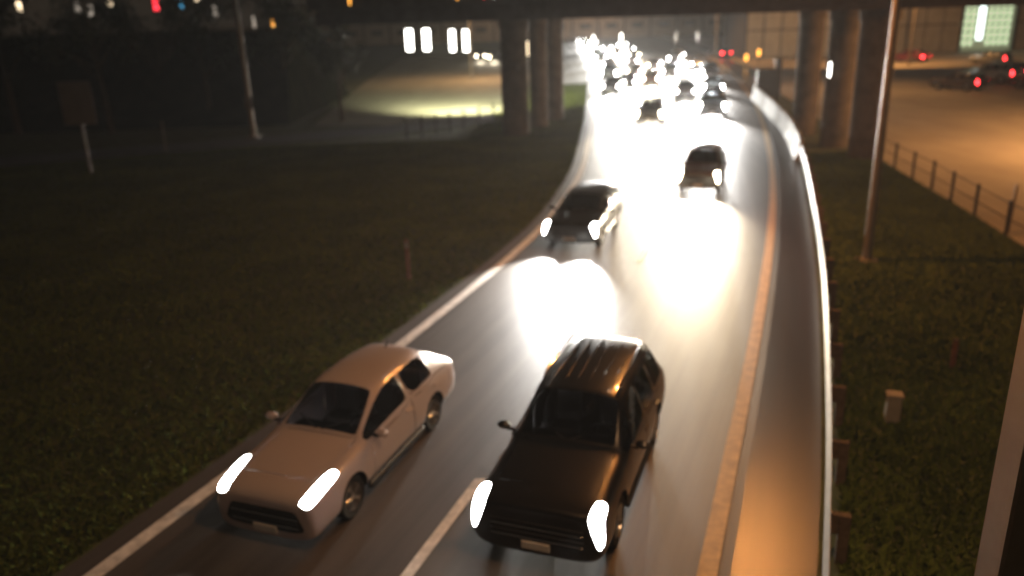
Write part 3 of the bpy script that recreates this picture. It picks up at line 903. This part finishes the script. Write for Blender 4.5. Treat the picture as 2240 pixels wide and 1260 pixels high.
def make_car(name, label, spec, paint, head, levels=2, tail=None, rails=False, ribs=0, rim='alloy', lit=True):
    root = thing(name, label, 'car')
    parts = split_shell(car_shell(spec, levels))
    def put(nm, me, m, par=root, kids=()):
        o = bpy.data.objects.new(nm, me); me.name = nm
        me.materials.clear(); me.materials.append(m)
        C.objects.link(o); o.parent = par
        return o
    nm = {T_BODY: ('body', paint), T_WS: ('windshield', M['glass']), T_RW: ('rear_window', M['glass']), T_SF: ('side_window', M['glass']), T_SR: ('side_window', M['glass']),
          T_SQ: ('side_window', M['glass']), T_DF: ('door', paint), T_DR: ('door', paint), T_HL: ('headlight', head if lit else M['glass']), T_TL: ('tail_light', tail or M['tail_off']),
          T_HOOD: ('hood', paint), T_GR: ('grille', M['trim']), T_ARCH: ('wheel_arch', M['rubber'])}
    S = spec['st']
    for (tg, sd), me in sorted(parts.items()):
        o = put(nm[tg][0], me, nm[tg][1])
        if tg in (T_DF, T_DR):
            xh = S[spec['df'][-1] + 1][0] + .16 if tg == T_DF else S[spec['dr'][-1]][0] + .10
            zz = S[6][1][4][1] - .10
            MB().box(xh, sd * (spec['width'] + .012), zz, .19, .035, .03, 0, .01).build('handle', paint, o)
        if tg == T_GR:
            xf = max(v.co.x for v in me.vertices)
            z0 = min(v.co.z for v in me.vertices); z1 = max(v.co.z for v in me.vertices)
            yw = max(v.co.y for v in me.vertices) * .86
            for q in range(4):
                z = z0 + (z1 - z0) * (.22 + .2 * q)
                MB().box(xf - .005, 0, z, .03, yw * 2, .022, 0, .008).build('bar', M['trim' if q % 2 else 'chrome'], o)
    for ax in spec['axle']:
        for s in (-1, 1):
            r = spec['wr']
            y = s * (spec['width'] - .15)
            w = MB().lathe_y([(.001, .085 * s), (.055, .085 * s), (.06, .06 * s), (.06, -.05 * s)], 14).build('wheel', M['alloy'], root, True, (ax, y, r))
            MB().lathe_y([(r * .66, -.10), (r * .93, -.105), (r, -.075), (r, .075), (r * .93, .105), (r * .66, .10), (r * .66, -.10)], 32).build('tyre', M['rubber'], w, True)
            mb = MB().lathe_y([(r * .66, .085 * s), (r * .62, .10 * s), (r * .60, .06 * s), (r * .60, -.09 * s), (0.001, -.07 * s)], 32)
            for q in range(5):
                a = 2 * math.pi * q / 5
                for da in (-.10, .10):
                    x0, z0 = .05 * math.cos(a), .05 * math.sin(a)
                    x1, z1 = r * .62 * math.cos(a + da), r * .62 * math.sin(a + da)
                    mb.tube([(x0, .078 * s, z0), (x1, .088 * s, z1)], .017, 5)
            mb.build('rim', M[rim], w, True)
    zb = S[5][1][4][1]
    for s in (-1, 1):
        mr = MB().box(S[5][0] - .22, s * (spec['width'] + .11), zb + .10, .12, .20, .13, s * -.12, .045).build('mirror', paint, root, True)
        MB().box(S[5][0] - .22, s * (spec['width'] - .0), zb + .05, .05, .12, .04).build('stalk', M['trim'], mr)
    MB().box(S[0][0] + .01, 0, S[0][1][2][1] + .0, .02, .40, .12, 0, .008).build('licence_plate', M['plate'], root)
    xf = S[1][0]
    for s in (-1, 1):
        MB().box(xf + .0, s * spec['width'] * .64, S[1][1][2][1] + .03, .10, .2, .09, s * -.3, .02).build('fog_light', M['trim'], root)
        MB().tube([(S[5][0] - .02, s * .05, S[5][1][7][1] + .03), (S[5][0] - .22, s * .45 , S[5][1][7][1] + .125)], .012, 5).build('wiper', M['trim'], root)
    zr = S[7][1][7][1]
    for s in (-1, 1):
        xa, xb = spec['axle'][0] - spec['wr'] * 1.35, spec['axle'][1] + spec['wr'] * 1.35
        MB().box((xa + xb) / 2, s * (spec['width'] - .055), S[5][1][1][1] + .06, xa - xb, .09, .13, 0, .03).build('sill', M['trim'], root)
    zl = S[1][1][1][1]
    MB().box(S[1][0] - .06, 0, zl + .05, .14, spec['width'] * 1.35, .07, 0, .03).build('front_lip', M['trim'], root)
    xw = S[5][0]
    MB().box(xw - .30, 0, zb - .10, .50, 1.36, .16, 0, .05).build('dashboard', M['trim'], root)
    for s in (-1, 1):
        for xs in (-.30, -1.15):
            st_ = MB().box(xs, s * .38, zb - .36, .5, .50, .18, 0, .06).build('seat', M['seat'], root)
            MB().box(xs - .27, s * .38, zb - .02, .14, .48, .60, 0, .06).build('backrest', M['seat'], st_)
            MB().box(xs - .30, s * .38, zb + .34, .10, .26, .16, 0, .04).build('headrest', M['seat'], st_)
    sw = MB().tube([(xw - .62 + .06 * math.sin(q * math.pi / 8), .38 + .18 * math.cos(q * math.pi / 8), zb + .0 + .17 * math.sin(q * math.pi / 8)) for q in range(17)], .016, 6)
    sw.build('steering_wheel', M['trim'], root, True)
    if rails:
        for s in (-1, 1):
            MB().tube([(.05, s * .60, zr - .03), (-.15, s * .61, zr + .035), (-1.6, s * .61, zr + .03), (-1.8, s * .60, zr - .04)], .022, 8).build('roof_rail', M['chrome'], root, True)
    for q in range(ribs):  # raised lines added to give the roof its lamp glints
        y = -.46 + .92 * q / (ribs - 1)
        zz = zr - .012 - .05 * (y / .6) ** 2
        MB().tube([(0, y, zz - .03), (-.3, y, zz + .0), (-1.5, y, zz + .0), (-1.8, y, zz - .03)], .008, 6).build('glint_rib', paint, root, True)
    MB().tube([(-1.35 * spec['st'][0][0] / 2.4, 0, zr - .05), (-1.45 * spec['st'][0][0] / 2.4, 0, zr + .07)], [.02, .008], 6).build('antenna', M['trim'], root)
    return root

def place(o, x, y, heading):
    """x, y of the nose; heading: the way it points, degrees from straight at the camera (positive = towards the left of the photo)"""
    a = R(-90 - heading)
    L = o['_nose'] if '_nose' in o else 2.38
    o.rotation_euler = (0, 0, a)
    o.location = (x - math.cos(a) * L, y - math.sin(a) * L, 0)
    return o

def beams(o, energy, col, two=True, L=2.4, z=.68, y=.62, pitch=-9.5, angle=58, blend=1.0):
    for s in ((-1, 1) if two else (0,)):
        d = 10
        lamp('headlight_beam', 'SPOT', (L + .05, s * y, z), (L + d, s * y * 1.05, z + d * math.tan(R(pitch))), energy, col, o, .07, angle, blend)

def recolour(o, names, m):
    for ch in o.children_recursive:
        st_ = ch.name.split('.')[0]
        if st_ in names:
            ch.material_slots[0].link = 'OBJECT'
            ch.material_slots[0].material = m
PAINTED = ('body', 'door', 'hood', 'mirror', 'handle')
GRP = 'cars approaching in the lit lanes'
WHITE, WARM = (1, .97, .92), (1, .84, .60)
sedan = make_car('sedan', 'champagne white sedan with swept headlights hugging the left edge line', SEDAN, M['white_paint'], M['head'])
suv = make_car('suv', 'black suv with added glint ridges on its roof leading the right lane', SUV, M['black_paint'], M['head'], ribs=6, rails=True)
hatch = make_car('hatchback', 'charcoal hatchback in the left lane behind the champagne sedan', HATCH, M['grey_paint'], M['head'])
for o in (sedan, suv, hatch): o['group'] = GRP
hatch['_nose'] = 2.15
place(sedan, -3.62, 9.8, 20.5)
place(suv, .20, 8.95, 20.5)
place(hatch, 1.85, 24.3, 19)
beams(sedan, 300, WHITE)
beams(suv, 500, WHITE, z=.9)
beams(hatch, 6500, WHITE, L=2.15)
FARKEEP = lambda ch: ch.name.split('.')[0] in ('body', 'windshield', 'side_window', 'door', 'hood', 'headlight', 'tail_light', 'wheel', 'tyre', 'rim', 'grille', 'mirror', 'wheel_arch', 'rear_window', 'bar', 'licence_plate')
ALLKEEP = lambda ch: ch.type == 'MESH'
def far_car(src, label, x, y, h, paint, warm, energy, near=False, z=.72):
    o = clone(src, None, ALLKEEP if near else FARKEEP)
    o['label'] = label
    o['group'] = GRP
    if paint is M['copper_paint'] and near: o.scale = (.90, .90, .90)
    if paint: recolour(o, PAINTED, paint)
    if warm: recolour(o, ('headlight',), M['head_warm'])
    place(o, x, y, h)
    beams(o, energy, WARM if warm else WHITE, two=near, L=2.4 if src is not hatch else 2.15, z=z, pitch=-9.5 if near else -7, angle=58 if near else 50)
    return o
far_car(suv, 'copper brown suv with warm headlights in the right lane', 7.55, 31.6, 19, M['copper_paint'], True, 9000, True, .9)
far_car(suv, 'dark suv in the right lane following the copper one', 14.0, 55.3, 15, None, False, 17000, True, .9)
far_car(hatch, 'slate blue hatchback in the middle lane ahead of the dark suv', 9.3, 53.0, 15, M['blue_paint'], True, 17000, True)
for (sx, lab, x, y, h, pt, wm) in (
        (sedan, 'silver sedan beside the barrier end in the second row under the bridge', 14.6, 66.5, 13, 'silver_paint', False),
        (sedan, 'charcoal sedan with white lights at the left edge under the bridge', 9.4, 73.5, 12, 'grey_paint', False),
        (hatch, 'dark hatchback with white lights left of centre under the bridge', 11.6, 78.5, 12, None, False),
        (sedan, 'dark red sedan with warm lights in the centre beyond the bridge', 14.2, 80.5, 13, 'red_paint', True),
        (suv, 'silver suv with white lights in the centre beyond the bridge', 17.8, 89, 14, 'silver_paint', False),
        (hatch, 'copper hatchback with warm lights in the centre beyond the bridge', 14.4, 92, 12, 'copper_paint', True),
        (suv, 'charcoal suv with white lights at the right beyond the bridge', 21.6, 87, 14, 'grey_paint', False),
        (sedan, 'slate blue sedan at the right beyond the charcoal suv', 23.6, 101, 14, 'blue_paint', False),
        (hatch, 'silver hatchback at the left edge well beyond the bridge', 13.6, 108, 10, 'silver_paint', False),
        (sedan, 'champagne sedan with white lights well beyond the bridge', 17.2, 112, 10, None, False),
        (suv, 'black suv at the left edge in the far queue', 14.4, 124, 9, None, False),
        (sedan, 'charcoal sedan with warm lights in the far queue', 20.0, 128, 10, 'grey_paint', True),
        (hatch, 'dark hatchback at the left edge of the far queue', 16.0, 146, 8, None, False),
        (sedan, 'silver sedan near the end of the far queue', 19.5, 158, 8, 'silver_paint', False),
        (suv, 'dark suv near the end of the far queue', 17.4, 178, 7, None, False),
        (sedan, 'charcoal sedan last but one of the far queue', 20.5, 192, 7, 'grey_paint', False),
        (hatch, 'silver hatchback last of the far queue', 19.8, 214, 7, 'silver_paint', False),
        (hatch, 'charcoal hatchback close to the yellow line under the bridge', 18.0, 71, 14, None, False),
        (sedan, 'champagne sedan close to the yellow line behind the charcoal hatchback', 20.2, 80.5, 14, None, False),
        (suv, 'slate blue suv at the left edge behind the dark hatchback', 11.3, 90, 11, 'blue_paint', False),
        (sedan, 'dark red sedan in the middle of the queue beyond the bridge', 18.2, 101, 12, 'red_paint', True),
        (suv, 'copper suv at the right of the queue beyond the slate blue sedan', 23.4, 114, 12, 'copper_paint', False),
        (sedan, 'silver sedan at the right of the far queue', 26.0, 124, 12, 'silver_paint', False),
        (hatch, 'copper hatchback in the middle of the far queue', 19.4, 143, 9, 'copper_paint', True),
        (sedan, 'slate blue sedan in the middle of the far queue', 22.8, 151, 9, 'blue_paint', False),
        (suv, 'silver suv at the right of the far queue end', 24.0, 169, 9, 'silver_paint', False)):
    far_car(sx, lab, x, y, h, M[pt] if pt else None, wm, 28000 if y < 100 else 40000)
# side-street cars behind the left column
for (sx, lab, x, y, h, pt) in ((sedan, 'grey sedan with warm lights on the street left of the column', -4.0, 141, 0, 'grey_paint'),
                               (hatch, 'dark hatchback with warm lights just left of the thick column', -1.7, 138, 0, None)):
    o = far_car(sx, lab, x, y, h, M[pt] if pt else None, True, 2200); o['group'] = 'cars on the left street'
van = clone(suv, None, FARKEEP); recolour(van, PAINTED, M['silver_paint']); recolour(van, ('headlight',), M['glass'])
van['label'] = 'tall pale van parked beside the thick left column'; van['group'] = 'cars on the left street'; van.name = 'van'; van['category'] = 'van'
place(van, -.4, 128, 60); van.scale = (1.15, 1.15, 1.5)
# cars driving away with lit tail lights
for (sx, lab, x, y, h, pt) in ((sedan, 'charcoal sedan with red tail lights on the far street, left of two', 32.8, 131, 168, 'grey_paint'),
                               (suv, 'black suv with red tail lights on the far street, right of two', 36.6, 134, 168, None),
                               (sedan, 'dark red sedan with tail lights right of the tall lamp post', 49.5, 106, 150, 'red_paint'),
                               (hatch, 'copper hatchback with tail lights on the orange street', 37.2, 71, 150, 'copper_paint'),
                               (suv, 'silver suv with tail lights on the orange street at the right', 43.2, 77, 150, 'silver_paint'),
                               (sedan, 'charcoal sedan with red tail lights at the right edge', 46.8, 81, 150, 'grey_paint'),
                               (suv, 'dark red suv with tail lights between the silver suv and the right edge', 43.5, 70, 150, 'red_paint'),
                               (hatch, 'silver hatchback with red tail lights before the bright window', 55.5, 98, 150, 'silver_paint')):
    o = clone(sx, None, FARKEEP)
    o['label'] = lab; o['group'] = 'cars driving away on the right'
    if pt: recolour(o, PAINTED, M[pt])
    recolour(o, ('headlight',), M['glass']); recolour(o, ('tail_light',), M['tail_on'])
    place(o, x, y, h)
for o in list(bpy.data.objects):
    if '_nose' in o: del o['_nose']

# ------------------------------------------------------------------ thin volume added to imitate lens glow round the lamps
hz = MB().box(20, 140, 5.25, 300, 400, 13.5 + 0.0).build('bloom_haze', None)
hm = bpy.data.materials.new('bloom_haze')
hm.use_nodes = True
hn = hm.node_tree.nodes
for n in list(hn):
    if n.type != 'OUTPUT_MATERIAL': hn.remove(n)
pv = hn.new('ShaderNodeVolumePrincipled')
pv.inputs['Color'].default_value = (.9, .9, .9, 1)
pv.inputs['Density'].default_value = .0003
pv.inputs['Anisotropy'].default_value = .4
hm.node_tree.links.new(pv.outputs[0], hn['Material Output'].inputs['Volume'])
hz.data.materials.append(hm)
tag(hz, kind='stuff')
